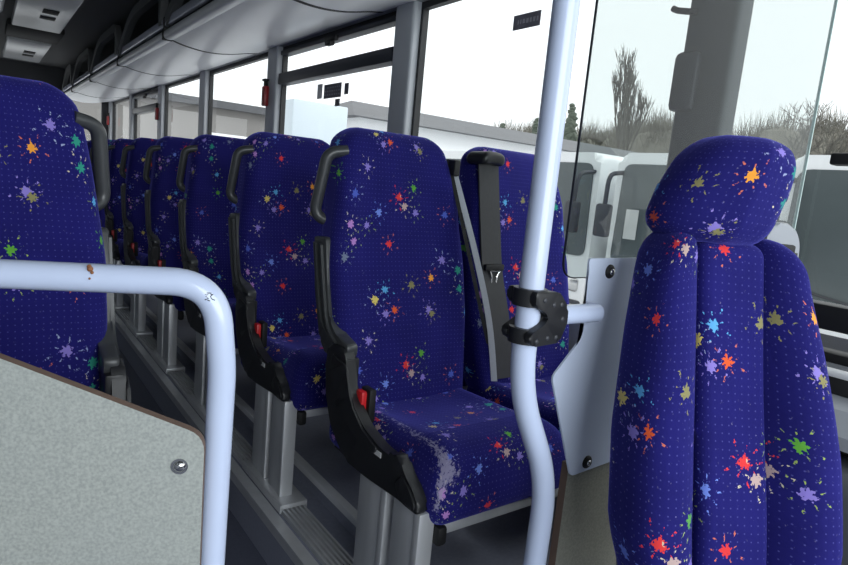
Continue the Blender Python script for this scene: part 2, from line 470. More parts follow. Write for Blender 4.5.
# front bulkhead, far behind the camera, with the windscreen opening
fw = bmesh.new()
box(fw, XL - .05, XW + .06, YF - .06, YF, -1.25, -.55); box(fw, XL - .05, XW + .06, YF - .06, YF, 1.1, 1.34)
box(fw, XL - .05, XL, YF - .06, YF, -.55, 1.1); box(fw, XW, XW + .06, YF - .06, YF, -.55, 1.1)
obj('wall_front', fw, M['ceil'], kind='structure', smooth=False)
obj('window_8', bx(XL, XW, YF - .03, YF - .024, -.55, 1.1), M['glass'], kind='structure', smooth=False)

# side windows
def window(n, y0, y1, z0, z1, hopper=False, g='glass'):
    w = empty('window_%d' % n, (XW, (y0 + y1) / 2, z0), kind='structure')
    L = lambda bm: bmesh.ops.translate(bm, verts=bm.verts, vec=(-XW, -(y0 + y1) / 2, -z0)) or bm
    f = bmesh.new(); t = .022
    for (a, b, c, d) in ((y0, y0 + t, z0, z1), (y1 - t, y1, z0, z1), (y0 + t, y1 - t, z0, z0 + t), (y0 + t, y1 - t, z1 - t * 1.4, z1)):
        box(f, XW - .012, XW + .022, a, b, c, d)
    L(f); obj('window_frame', f, M['gasket'], w, smooth=False)
    p = bx(XW + .006, XW + .012, y0 + t * .5, y1 - t * .5, z0 + t * .5, z1 - t * .5); L(p)
    obj('window_pane', p, M[g], w, smooth=False)
    if hopper:
        h = bmesh.new(); box(h, XW - .045, XW + .03, y0 + t, y1 - t, .615, .69, .006)
        box(h, XW - .035, XW + .03, y0 + t, y1 - t, z1 - .06, z1 - .03, .004); L(h)
        obj('hopper_bar', h, M['navyframe'], w)
        k = bmesh.new(); yc = (y0 + y1) / 2 - .05
        box(k, XW - .06, XW - .03, yc - .07, yc + .07, z1 - .075, z1 - .04, .008); box(k, XW - .065, XW - .03, yc - .02, yc + .05, z1 - .095, z1 - .07, .006); L(k)
        obj('hopper_catch', k, M['rubber'], w)
    return w
for n, (a, b) in enumerate(zip(PIL, PIL[1:])):
    window(n + 1, a[1] - .004, b[0] + .004, ZS, ZT, hopper=n in (1, 4), g='glassrain' if n == 0 else 'glass')

# glazed door section ahead of the thick pillar
dz = bmesh.new()
d1 = empty('door_1', (XW, -.2, -1.2), kind='structure')
def dl(bm): bmesh.ops.translate(bm, verts=bm.verts, vec=(-XW, .2, 1.2)); return bm
box(dz, XW - .03, XW + .05, -.72, .951, 1.06, 1.28); box(dz, XW - .03, XW + .05, -.75, -.70, -1.2, 1.28)
box(dz, XW - .03, XW + .05, -1.5, -.75, -1.2, -.4); box(dz, XW - .03, XW + .05, -1.5, -.75, 1.06, 1.28)
box(dz, XW - .03, XW + .05, -.70, .951, -1.25, -.40)
obj('door_frame', dl(dz), M['gasket'], d1, smooth=False)
obj('mid_rail', dl(bx(XW - .035, XW + .03, -.70, .951, -.262, -.198, .006)), M['gasket'], d1)
obj('upper_pane', dl(bx(XW + .008, XW + .014, -.70, .951, -.20, 1.06)), M['glassrain'], d1, smooth=False)
obj('lower_pane', dl(bx(XW + .008, XW + .014, -.70, .951, -.40, -.26)), M['glassrain'], d1, smooth=False)
obj('window_seal', dl(bx(XW - .04, XW + .03, -.70, .951, -.345, -.315, .006)), M['rubber'], d1)
obj('window_latch', dl(bx(XW - .035, XW + .007, .585, .668, .148, .178, .006)), M['rubber'], d1)

# ------------------------------------------------------------------ luggage rack over the window seats
rk = empty('luggage_rack', (1.4, .72, .85), label='long pale overhead luggage rack running above the side windows', cat='luggage rack')
def rl(bm): bmesh.ops.translate(bm, verts=bm.verts, vec=(-1.4, -.72, -.85)); return bm
seams = [1.13, 2.894, 4.70, 6.46, 8.22, 9.98, 11.28]
def under(x):   # underside profile
    t = (x - 1.10) / (1.73 - 1.10)
    return .848 - .038 * math.sin(PI * min(1, t * 1.25)) ** .8 + .012 * t if t < .8 else .848 + .012 * t + (t - .8) * .10
def rackprof():
    xs = [1.10 + .63 * i / 14 for i in range(15)]
    return xs
for i, (a, b) in enumerate(zip(seams, seams[1:])):
    bm = bmesh.new(); xs = rackprof(); g = .015
    poly = [(x, under(x)) for x in xs] + [(x, under(x) + .02) for x in reversed(xs)]
    prism(bm, poly, 'y', a + g, b - g)
    obj('underside_panel', rl(bm), M['rack'], rk)
    bm = bmesh.new()
    pts = [(x, under(x) - .002) for x in xs]
    prism(bm, pts + [(x, z + .018) for x, z in reversed(pts)], 'y', a - g, a + g)
    box(bm, 1.035, 1.10, a - g, a + g, .838, .905, .003)
    obj('joint_strip', rl(bm), M['rubber'], rk)
    bm = bmesh.new(); prism(bm, rrect(1.04, 1.115, .842, .905, .03), 'y', a + g, b - g)
    obj('front_lip', rl(bm), M['lip'], rk)
    bm = bmesh.new(); prism(bm, rrect(1.045, 1.075, .925, .985, .012), 'y', a + .006, b - .006)
    obj('retaining_bar', rl(bm), M['strip'], rk)
    bm = bmesh.new(); box(bm, 1.04, 1.08, b - .02, b + .012, .90, .988, .004)
    obj('bar_joint', rl(bm), M['rubber'], rk)
    # rounded oval opening frame above the bar
    bm = bmesh.new()
    y0, y1 = a + .10, b - .08
    path = fillet([(1.06, y0, .95), (1.06, y0, 1.20), (1.06, y1 - .5, 1.20), (1.06, y1, .95)], [.12, .35], 8)
    strap(bm, path, .05, .07, (1, 0, 0))
    obj('opening_frame', rl(bm), M['hoop'], rk)
obj('top_shelf', rl(bx(1.08, XW - .03, .75, YR - .02, .90, .915)), M['hoop'], rk, smooth=False)
# ------------------------------------------------------------------ ceiling modules above the aisle
def ceiling_module(y0, y1, label):
    m = empty('ceiling_module', (.48, (y0 + y1) / 2, 1.28), label=label, cat='ceiling panel', group='ceiling panels above the aisle')
    T = lambda bm: bmesh.ops.translate(bm, verts=bm.verts, vec=(-.48, -(y0 + y1) / 2, -1.28)) or bm
    obj('panel', T(bx(.27, .69, y0, y1, 1.2, 1.279, .015)), M['ceilpanel'], m)
    yc = (y0 + y1) / 2 - .15
    for k in (0, 1):
        v = bmesh.new(); box(v, .46, .58, yc + k * .34, yc + k * .34 + .18 - k * .05, 1.192, 1.203, .004)
        obj('vent', T(v), M['dark'], m)
ceiling_module(5.55, 7.6, 'pale ceiling panel with two dark vents, the nearer one above the aisle')
ceiling_module(8.55, 10.4, 'pale ceiling panel with two dark vents, beyond the dark roof hatch')
tag(obj('roof_hatch', bx(.24, .74, 7.68, 8.48, 1.21, 1.279, .02), M['dark']), 'black recessed roof hatch between the two pale ceiling panels', 'roof hatch')
for y0, y1, nm in ((3.6, 7.4, 'nearer'), (8.5, 10.9, 'farther')):
    o = obj('ceiling_cove', prism(bmesh.new(), [(-.25, 1.279), (-.25, 1.16), (.12, 1.22), (.20, 1.279)], 'y', y0, y1), M['ceilpanel'])
    tag(o, 'pale sloping cove strip along the left of the ceiling, the %s length' % nm, 'ceiling cove')

# ------------------------------------------------------------------ emergency hammers and fittings on the pillars
def hammer(y, z, label):
    h = empty('emergency_hammer', (XW - .055, y, z), label=label, cat='emergency hammer', group='emergency hammers on the pillars')
    obj('holder', bx(-.035, -.0005, -.03, .03, -.09, .05, .008), M['redd'], h)
    b = bx(-.03, -.005, -.012, .012, .05, .09, .004); box(b, -.036, -.004, -.03, .03, .085, .10, .004)
    obj('hammer_head', b, M['rubber'], h)
hammer(4.40, .56, 'largest red emergency hammer, on the pillar left of the dark hopper bar')
hammer(7.80, .57, 'red emergency hammer on the middle pillar, smaller and farther back')
hammer(11.2, .60, 'red emergency hammer on the farthest pillar near the back window')
hk = empty('coat_hook', (XW - .055, 1.08, .575), label='small black coat hook high on the thick grey pillar', cat='hook')
b = bmesh.new(); tube(b, [(.0, 0, 0), (-.018, .02, 0), (-.03, .045, .004), (-.03, .06, .012)], .009, 10); obj('hook', b, M['rubber'], hk)
tag(obj('wall_box', bx(XW - .085, XW - .0555, 1.035, 1.115, .29, .46, .018), M['coachdark']), 'black rounded box fixed to the edge of the thick grey pillar', 'wall box')

# window stickers (dark rectangles with a faint grid of printing)
def sticker(name, y0, y1, z0, z1, label, rows=0, cols=0, m='sticker'):
    s = empty(name, (XW + .0055, (y0 + y1) / 2, (z0 + z1) / 2), label=label, cat='sticker')
    a, c = (y1 - y0) / 2, (z1 - z0) / 2
    obj('film', bx(-.0015, 0, -a, a, -c, c), M[m], s, smooth=False)
    if rows:
        b = bmesh.new(); rr = random.Random(3)
        for r in range(rows):
            y = -a * .85
            while y < a * .75:
                w = a * rr.uniform(.08, .22); zz = c * (.75 - 1.5 * (r + .5) / rows)
                box(b, -.0022, -.0014, y, y + w, zz - c * .30 / rows, zz + c * .30 / rows); y += w + a * .10
        obj('print', b, M['stickertext'], s, smooth=False)
sticker('window_sticker', 1.775, 1.925, .655, .712, 'small dark printed notice sticker near the top of the large clear window', 1, 6)
sticker('window_sticker', 3.375, 3.605, .485, .57, 'largest dark sticker under the hopper bar of the second window', 3, 5)
sticker('window_sticker', 3.285, 3.335, .495, .56, 'tiny upright dark sticker right of the larger one in the second window')
sticker('window_sticker', 3.385, 3.445, .432, .475, 'tiny dark sticker just beneath the larger one in the second window')
sticker('window_sticker', 3.63, 3.70, .49, .58, 'faint pale sticker left of the dark ones in the second window', m='label')

# ------------------------------------------------------------------ passenger seats
def back_deform(h=.80, w=.46):
    def f(q):
        z = q.z + h / 2; x, y = q.x, q.y
        k = 1.0
        if z < .28: k *= .88 + .12 * (z / .28)
        if z > .42: k *= 1 - .22 * ((z - .42) / (h - .42)) ** 1.15
        e = max(0, (z - (h - .075)) / .075)
        k *= 1 - .20 * e ** 2.2
        xx = x * k
        front = y < 0
        u = abs(x) / (w / 2)
        yy = y
        if front:
            yy -= .020 * max(0, u - .55) / .45 * (1 if z < .62 else max(0, 1 - (z - .62) / .12))     # side wings
            yy -= .016 * math.exp(-((z - .20) / .14) ** 2) * (1 - u * u)                                # lumbar
            yy -= .012 * math.exp(-((z - .66) / .09) ** 2)                                               # head area
        return Vector((xx, yy + .225 * (z - .02), z))
    return f

def cushion_deform(q):
    x, y, z = q.x, q.y, q.z
    if z > 0:
        z += -.022 * math.exp(-((y - .10) / .15) ** 2) * max(0, 1 - (abs(x) / .20) ** 4)
        z += .012 * math.exp(-((y + .17) / .07) ** 2)
    z += -.05 * (y + .2) * (1 if z > 0 else .3)
    if y < -.15: y += .020 * max(0, q.z + .02) / .10
    x *= 1 - .14 * max(0, q.z) / .084
    return Vector((x, y, z))

def make_seat(side, sx=-1):
    """side 'aisle' (has side shield, handle, pedestal) or 'window'; sx: -1 aisle on the left, +1 aisle on the right"""
    root = empty('passenger_seat')
    P = {}
    def add(nm, bm, m, par=None, **k):
        o = obj(nm, bm, m, par or root, **k); return o
    bm = bmesh.new(); rbox(bm, .46, .115, .80, .045, 26, back_deform())
    bmesh.ops.translate(bm, verts=bm.verts, vec=(0, .475, .40)); b = add('backrest', bm, M['fabric'])
    bm = bmesh.new(); rbox(bm, .445, .53, .168, .042, 26, cushion_deform)
    bmesh.ops.translate(bm, verts=bm.verts, vec=(-sx * .006, .255, .397)); c = add('seat_cushion', bm, M['fabric'])
    bm = bmesh.new(); box(bm, -.18 if sx < 0 else -.245, .245 if sx < 0 else .18, .012, .05, .292, .318, .005); add('front_rail', bm, M['alu'])
    bm = bmesh.new(); box(bm, -.19, .20, .06, .50, .30, .3155); add('seat_pan', bm, M['rubber'], smooth=False)
    if side == 'aisle':
        X = lambda a, b_: (a, b_) if sx < 0 else (-b_, -a)
        # shield: lower moulding
        poly = [(.394, .625), (.372, .600), (.345, .515), (.267, .462), (.181, .440), (.135, .440), (.120, .455), (.098, .448), (.080, .425), (.040, .400), (.018, .372), (.022, .350),
                (.085, .356), (.235, .343), (.345, .341), (.43, .402), (.468, .474), (.485, .575), (.465, .62)]
        a, b2 = X(-.247, -.219)
        bm = bmesh.new(); prism(bm, round_poly(poly, .02, 3), 'x', a, b2, .007); sh = add('side_shield', bm, M['black'])
        # raised nose cap on the shield front
        bm = bmesh.new(); a2, b3 = X(-.252, -.246)
        prism(bm, round_poly([(.085, .420), (.045, .398), (.024, .372), (.030, .358), (.085, .366), (.11, .385)], .014, 3), 'x', a2, b3, .004)
        obj('nose_cap', bm, M['black'], sh)
        bm = bmesh.new(); prism(bm, round_poly([(.36, .585), (.325, .50), (.26, .455), (.19, .437), (.20, .418), (.30, .425), (.40, .47), (.45, .56), (.44, .60)], .014, 3), 'x', *X(-.253, -.246), bev=.003)
        obj('shield_panel', bm, M['black'], sh)
        # upright trim strip with two ribs
        poly = [(.622, .886), (.548, .892), (.518, .760), (.492, .675), (.455, .645), (.385, .632), (.385, .598), (.50, .575), (.545, .610), (.592, .738)]
        bm = bmesh.new(); prism(bm, round_poly(poly, .012, 3), 'x', *X(-.238, -.205), bev=.006); tr = add('upright_trim', bm, M['handle'])
        bm = bmesh.new()
        for off in (.018, .052):
            strap(bm, smooth_path([(sx * .241, .548 + off, .870), (sx * .241, .518 + off, .760), (sx * .241, .486 + off * .9, .665), (sx * .241, .44 + off * .4, .625)], 5), .013, .010, (0, 1, .2))
        obj('trim_rib', bm, M['handle'], tr)
        bm = bmesh.new(); box(bm, *X(-.2465, -.206), .37, .445, .50, .60, .006); obj('belt_pocket', bm, M['black'], sh)
        # grab handle
        path = fillet([(sx * .17, .585, 1.128), (sx * .222, .60, 1.118), (sx * .238, .628, .945), (sx * .19, .60, .925)], [.05, .03], 8)
        bm = bmesh.new(); tube(bm, path, .0145, 12, flat=(.019, .016)); add('grab_handle', bm, M['handle'])
        # red belt buckle and small label
        bm = bmesh.new(); box(bm, *X(-.226, -.200), .315, .347, .452, .528, .005)
        bk = add('belt_buckle', bm, M['red']); bk['label'] = 'red seat belt buckle'
        bm = bmesh.new(); box(bm, *X(-.212, -.192), .300, .345, .448, .535, .004); obj('buckle_body', bm, M['rubber'], bk)
        bm = bmesh.new(); box(bm, *X(-.2485, -.2465), .175, .225, .418, .431); obj('label_plate', bm, M['label'], sh, smooth=False)
        # pedestal: two extruded columns and the foot that clamps on the track
        for (y0, y1) in ((.022, .128), (.158, .282)):
            bm = bmesh.new(); box(bm, *X(-.235, -.197), y0, y1, .033, .352, .005)
            box(bm, *X(-.238, -.195), y0 - .003, y0 + .020, .033, .352, .003)
            bm2 = add('leg', bm, M['alu'])
        bm = bmesh.new(); box(bm, *X(-.256, -.164), -.03, .315, .0175, .033, .003); box(bm, *X(-.256, -.2495), -.03, .315, .0055, .033, .002); box(bm, *X(-.1705, -.164), -.03, .315, .0005, .033, .002)
        add('foot', bm, M['alu'])
        bm = bmesh.new(); box(bm, *X(-.195, -.168), .002, .03, .272, .318, .008); add('bump_stop', bm, M['rubber'])
        # inertia belt on the inner side
        ix = -sx
        path = smooth_path([(ix * .190, .575, 1.130), (ix * .216, .455, .874), (ix * .246, .39, .67), (ix * .258, .35, .49)], 6)
        bm = bmesh.new(); strap(bm, path, .019, .004, (1, -.5, 0)); bt = add('seat_belt', bm, M['beltlight'])
        bm = bmesh.new(); strap(bm, smooth_path([(ix * .179, .58, 1.14), (ix * .192, .47, .90), (ix * .222, .415, .72), (ix * .245, .38, .60)], 6), .012, .004, (1, -.8, 0)); obj('belt_strand', bm, M['rubber'], bt)
        bm = bmesh.new(); box(bm, ix * .188 - .012, ix * .188 + .012, .54, .58, 1.09, 1.14, .007); obj('belt_guide', bm, M['rubber'], bt)
    else:
        # broad belt over the aisle-side shoulder with moulded cap and bright tongue
        s = sx
        yb = lambda z: .475 + .225 * (z - .02) - .064
        path = [(s * .156, yb(.755) - .012, 1.15), (s * .158, yb(.70) - .016, 1.08), (s * .162, yb(.55) - .018, .93), (s * .164, yb(.40) - .018, .80), (s * .155, yb(.24) - .03, .65), (s * .13, yb(.1) - .02, .47)]
        path = [(x, y + (z - 1.05 - 0) * 0, z) for x, y, z in path]
        bm = bmesh.new(); strap(bm, smooth_path(path, 5), .084, .006, (1, 0, 0)); bt = add('seat_belt', bm, M['belt'])
        bm = bmesh.new(); rbox(bm, .096, .10, .04, .018, 8, lambda q: Vector((q.x, q.y, q.z - 3.0 * q.x * q.x)))
        bmesh.ops.translate(bm, verts=bm.verts, vec=(s * .158, .575, 1.16)); obj('belt_cap', bm, M['black'], bt)
        z = .795; y = yb(.385) - .024
        bm = bmesh.new()
        tube(bm, [(s * .164 - .022, y, z + .012), (s * .164 + .022, y, z + .012)], .0035, 8)
        tube(bm, fillet([(s * .164 - .020, y, z + .012), (s * .164 - .011, y, z - .004), (s * .164 - .011, y, z - .030), (s * .164 + .011, y, z - .030), (s * .164 + .011, y, z - .004), (s * .164 + .020, y, z + .012)], .006, 4), .0035, 8)
        obj('belt_tongue', bm, M['steel'], bt)
        bm = bmesh.new(); box(bm, s * .164 - .039, s * .164 + .039, y - .002, y + .012, z + .014, z + .034, .003); obj('belt_stop', bm, M['rubber'], bt)
        # wall-side bracket carries the window seat
        bm = bmesh.new(); box(bm, -s * .20 - .02, -s * .20 + .02, .08, .42, .068, .33, .004); add('wall_leg', bm, M['alu'])
    return root

def copy_tree(o, parent=None):
    c = o.copy(); COL.objects.link(c)
    if parent is not None: c.parent = parent
    for ch in list(o.children): copy_tree(ch, c)
    return c

def set_offset(o, off):
    for ch in o.children:
        if ch.type == 'MESH': ch['fabric_offset'] = [off[0], off[1], 0.0] if ch.name.startswith('backrest') else [off[0] + .02, off[1] + .13, 0.0]

NR = 13; PITCH = .726
pa = make_seat('aisle', -1); pw = make_seat('window', -1); pl = make_seat('aisle', 1)
ORD = ['first', 'second', 'third', 'fourth', 'fifth', 'sixth', 'seventh', 'eighth', 'ninth', 'tenth', 'eleventh', 'twelfth', 'thirteenth']
GA, GW, GL = 'blue aisle seats on the window side rows', 'blue window seats on the window side rows', 'blue aisle seats across the aisle'
for i in range(NR):
    y = .93 + PITCH * i
    a = pa if i == 0 else copy_tree(pa)
    a.location = (.99, y, ZF)
    lab = ('large blue splat-patterned aisle seat with red buckle and worn front corner, mid photo' if i == 0
           else 'blue splat-patterned aisle seat in the %s row back on the raised platform' % ORD[i])
    tag(a, lab, 'bus seat', GA)
    du = [(0, -.10), (.03, .145)][i] if i < 2 else (R.uniform(0, .5), R.uniform(0, .47))
    set_offset(a, du)
    if i > 4: continue
    w = pw if i == 0 else copy_tree(pw)
    w.location = (1.475, y, ZF)
    lab = ('blue splat-patterned window seat with a broad grey belt, behind the pale pole' if i == 0
           else 'blue splat-patterned window seat in the %s row back beside the window' % ORD[i])
    tag(w, lab, 'bus seat', GW); set_offset(w, (.02, .10) if i == 0 else (R.uniform(0, .5), R.uniform(0, .47)))
for i in range(3):
    a = pl if i == 0 else copy_tree(pl)
    a.location = (-.004, .985 + PITCH * i, ZF)
    tag(a, ['blue splat-patterned seat at the far left behind the grey panel, with black grab handle', 'blue seat directly behind the far left seat, seen through its grab handle',
            'blue seat in the third row across the aisle on the left'][i], 'bus seat', GL)
    set_offset(a, [(-.012, .10), (.2, .1), (.33, .22)][i])
# worn pile along the front corner of the nearest aisle seat's cushion
cu = [c for c in pa.children if c.name.startswith('seat_cushion')][0]
cu.data = cu.data.copy()
wl_ = smooth_path([(-.150, .34, .468), (-.165, .22, .472), (-.172, .12, .476), (-.178, .050, .478), (-.185, .012, .455), (-.198, .004, .42), (-.205, .006, .37)], 8)
wa_ = cu.data.attributes.new('wear', 'FLOAT', 'POINT')
for v in cu.data.vertices:
    d = min((v.co - p).length for p in wl_); d2 = (v.co - Vector((-.175, .012, .445))).length
    wa_.data[v.index].value = min(1.2, math.exp(-(d / .011) ** 2) + .9 * math.exp(-(d2 / .032) ** 2))

# ------------------------------------------------------------------ track carrying the pedestals
tk = empty('seat_track', (.78, .74, ZF), label='ribbed aluminium floor track that the seat legs stand on', cat='floor rail')
bm = bmesh.new(); box(bm, -.038, .038, 0, YR - .76, .0005, .006)
for x in (-.035, -.021, -.007, .007, .021, .035): box(bm, x - .003, x + .003, 0, YR - .76, .005, .016)
obj('track', bm, M['alu'], tk, smooth=False)
bm = bmesh.new(); prism(bm, [(-.078, .004), (-.048, .004), (-.048, .0005), (-.079, .0005), (-.079, -.03), (-.0835, -.03), (-.0835, .004)], 'y', 0, YR - .76); obj('edge_strip', bm, M['alu'], tk, smooth=False)

# ------------------------------------------------------------------ glass screen with bracket plate and lower panel
ps = empty('partition_screen', (1.3, .72, -.985), label='tall clear glass screen with pale bracket plate above a grey panel', cat='partition')
def pt(bm): bmesh.ops.translate(bm, verts=bm.verts, vec=(-1.3, -.72, .985)); return bm
poly = round_poly([(.838, -.138), (1.715, -.138), (1.715, .96), (.838, .96)], [.035, 0, 0, .03], 6)
bm = bmesh.new(); prism(bm, poly, 'y', .7185, .7215); obj('glass_pane', pt(bm), M['screen'], ps, smooth=False)
bm = bmesh.new()
ep = fillet([(1.715, .72, -.138), (.838, .72, -.138), (.838, .72, .96)], .035, 6); strap(bm, ep, .0045, .0016, (0, 1, 0)); obj('pane_edge', pt(bm), M['glassedge'], ps)
bm = bmesh.new(); strap(bm, [(1.715, .72, -.138), (1.715, .72, .96)], .0075, .003, (0, 1, 0)); obj('pane_edge', pt(bm), M['glassedgel'], ps)
bm = bmesh.new(); poly = round_poly([(.879, -.099), (1.16, -.095), (1.16, -.512), (.910, -.524), (.820, -.314), (.890, -.245)], [.006, .01, .01, .012, .012, .02], 4)
prism(bm, poly, 'y', .696, .700)
obj('bracket_plate', pt(bm), M['plate'], ps)
for x, z, y1 in ((.942, -.123, .7165), (.955, -.503, .7065)):
    bm = bmesh.new(); tube(bm, [(x, .7003, z), (x, y1, z)], .012, 12); obj('spacer', pt(bm), M['rubber'], ps)
for (x, z) in ((.942, -.123), (.955, -.503)):
    bm = bmesh.new(); dome(bm, (x, .696, z), .0135, .006); sb = obj('bolt', pt(bm), M['rubber'], ps)
    bm = bmesh.new(); dome(bm, (x, .690, z), .006, .003); obj('bolt_socket', pt(bm), M['steel'], sb)
bm = bmesh.new(); prism(bm, [(.915, -.505), (1.72, -.505), (1.72, -.985), (.915, -.985)], 'y', .707, .724, mi_side=1)
obj('lower_panel', pt(bm), [M['laminated'], M['lamedge']], ps, smooth=False)
bm = bmesh.new(); tube(bm, [(.772, .672, -.1925), (.89, .674, -.1935)], .0172, 16); obj('stub_bar', pt(bm), M['paint'], ps)

# grab pole with clamp
gp = empty('grab_pole', (.868, .672, -1.2), label='pale blue vertical grab pole with a bend, floor to ceiling', cat='grab pole')
def gt(bm): bmesh.ops.translate(bm, verts=bm.verts, vec=(-.868, -.672, 1.2)); return bm
PY_ = .672; k = PY_ / .72
pp = [(.765 * k, PY_, 1.279), (.765 * k, PY_, -.335 * k), (.872 * k, PY_, -.535 * k), (.856 * k, PY_, -1.1995)]
bm = bmesh.new(); tube(bm, fillet(pp, [.075, .075], 10), .0205, 20); obj('pole', gt(bm), M['paint'], gp)
def flange(nm, x, y, z0, z1):
    bm = bmesh.new(); tube(bm, [(x, y, z0), (x, y, z1)], .04, 20); return obj(nm, gt(bm), M['paint'], gp)
flange('floor_flange', .856 * k, PY_, -1.1998, -1.19); flange('ceiling_flange', .765 * k, PY_, 1.268, 1.2795)
px0 = .765 * k
cl = [(-.022, .040), (.032, .038), (.056, .012), (.058, -.014), (.044, -.046), (-.016, -.049), (-.029, -.036), (-.022, -.027), (.0, -.016), (.018, -.004), (.0, .008), (-.020, .015), (-.022, .026)]
bm = bmesh.new(); zc = -.184
prism(bm, round_poly([(px0 + x, zc + z) for x, z in cl], .006, 3), 'y', PY_ - .034, PY_ - .020, .004)
prism(bm, round_poly([(px0 + x, zc + z) for x, z in cl], .006, 3), 'y', PY_ + .018, PY_ + .032, .004)
box(bm, px0 + .022, px0 + .05, PY_ - .022, PY_ + .02, zc + .018, zc + .034, .003); box(bm, px0 + .024, px0 + .055, PY_ - .022, PY_ + .02, zc - .044, zc - .028, .003)
for z0, z1 in ((.012, .040), (-.049, -.024)):
    tube(bm, [(px0 - .002, PY_, zc + z0), (px0 - .002, PY_, zc + z1)], .0275, 18)
cmp_ = obj('clamp', gt(bm), M['black'], gp); cmp_['label'] = 'black bolted clamp'
for x, z in ((-.002, .026), (.038, .018), (.020, .018), (.044, -.006), (.034, -.036), (.014, -.036), (-.010, -.040)):
    bm = bmesh.new(); dome(bm, (px0 + x, PY_ - .034, zc + z), .0042, .0022, seg=10); obj('screw', gt(bm), M['coachdark'], cmp_)

# ------------------------------------------------------------------ left guard rail with panel
gr = empty('guard_rail', (.25, .76, -1.2), label='pale blue bent guard rail with a speckled grey panel bolted on', cat='guard rail')
def gg(bm): bmesh.ops.translate(bm, verts=bm.verts, vec=(-.25, -.76, 1.2)); return bm
A = Vector((.252, .764, 0)); U = Vector((-.905, .425, 0)).normalized()      # direction of the rail in plan
rp = lambda s, z, o=0.0: tuple(A + U * s + Vector((U.y, -U.x, 0)) * -o + Vector((0, 0, z)))
bm = bmesh.new(); tube(bm, fillet([rp(.42, -1.1995), rp(.42, -.152), rp(.012, -.146), rp(.0, -.26), rp(.012, -1.1995)], [.10, .15, .02], 12), .0178, 20); rail = obj('rail', gg(bm), M['paint'], gr)
def rpo(s, z, off):   # off toward the camera
    n = Vector((-U.y, U.x, 0)); n = n if n.y < 0 else -n
    return A + U * s + n * off + Vector((0, 0, z))
poly = round_poly([(.41, -1.05), (.014, -1.05), (.014, -.338), (.41, -.178)], [.005, .02, .022, .01], 5)
bm = bmesh.new()
Fv = [bm.verts.new(rpo(s, z, .034)) for s, z in poly]; Bv = [bm.verts.new(rpo(s, z, .0205)) for s, z in poly]
bm.faces.new(Fv); bm.faces.new(Bv[::-1])
for i in range(len(poly)):
    f = bm.faces.new((Fv[i], Bv[i], Bv[(i + 1) % len(poly)], Fv[(i + 1) % len(poly)])); f.material_index = 1
pn = obj('panel', gg(bm), [M['laminate'], M['lamedge']], gr, smooth=False); pn['label'] = 'speckled grey laminate panel with brown edge'
bm = bmesh.new(); dome(bm, (0, 0, 0), .0082, .0055); n_ = (rpo(0, 0, 1) - rpo(0, 0, 0))
rot = Vector((0, -1, 0)).rotation_difference(n_).to_matrix().to_4x4()
bmesh.ops.transform(bm, matrix=Matrix.Translation(rpo(.043, -.379, .034)) @ rot, verts=bm.verts); bo = obj('dome_bolt', gg(bm), M['steel'], gr)
bm = bmesh.new(); tube(bm, [rpo(.043, -.379, .0335), rpo(.043, -.379, .0355)], .0105, 18); obj('washer', gg(bm), M['steel'], bo)
# chipped paint and scribble on the rail
def on_rail(s, zc, ang, r=.0195):     # point on the horizontal tube, ang 0 = toward camera, 90 = up
    c = rpo(s, zc, 0); n = n_
    return c + n * (r * math.cos(ang)) + Vector((0, 0, r * math.sin(ang)))
bm = bmesh.new()
for s, a0, w in ((.156, .75, .0035), (.153, .5, .002), (.158, .95, .0028), (.155, .1, .0014)):
    p = on_rail(s, -.1478, a0, .0187); bmesh.ops.create_icosphere(bm, subdivisions=2, radius=w, matrix=Matrix.Translation(p))
ru = obj('rust_chip', gg(bm), M['rust'], rail); ru['label'] = 'small rust-brown chips in the paint'

C0 = Vector((.2234, .7714, -.1736)); c_ = C0.normalized(); e1 = c_.cross(Vector((0, 0, 1))).normalized(); e2 = e1.cross(c_)
pth = fillet([rp(.42, -1.1995), rp(.42, -.152), rp(.012, -.146), rp(.0, -.26), rp(.012, -1.1995)], [.10, .15, .02], 12)
pc = min((Vector(p) for p in pth), key=lambda p: (p - c_ * p.dot(c_)).length); pc = pc - c_ * .0176
bm = bmesh.new(); K = .0011
for pl_ in ([(-5, 3), (-1, 4), (-4, 1), (-1, -1), (-5, -3)], [(1, 3), (4, 4), (1, 1), (3, -2), (6, -3)], [(-3, 5), (2, 5)], [(-2, -3), (1, -4)]):
    tube(bm, [pc + e1 * (a * K) + e2 * (b * K) for a, b in pl_], .0006, 5)
sm_ = obj('scuff_mark', gg(bm), M['scuff'], rail); sm_['label'] = 'small black scribble on the bend'; sm_['kind'] = 'object'
del sm_['kind']

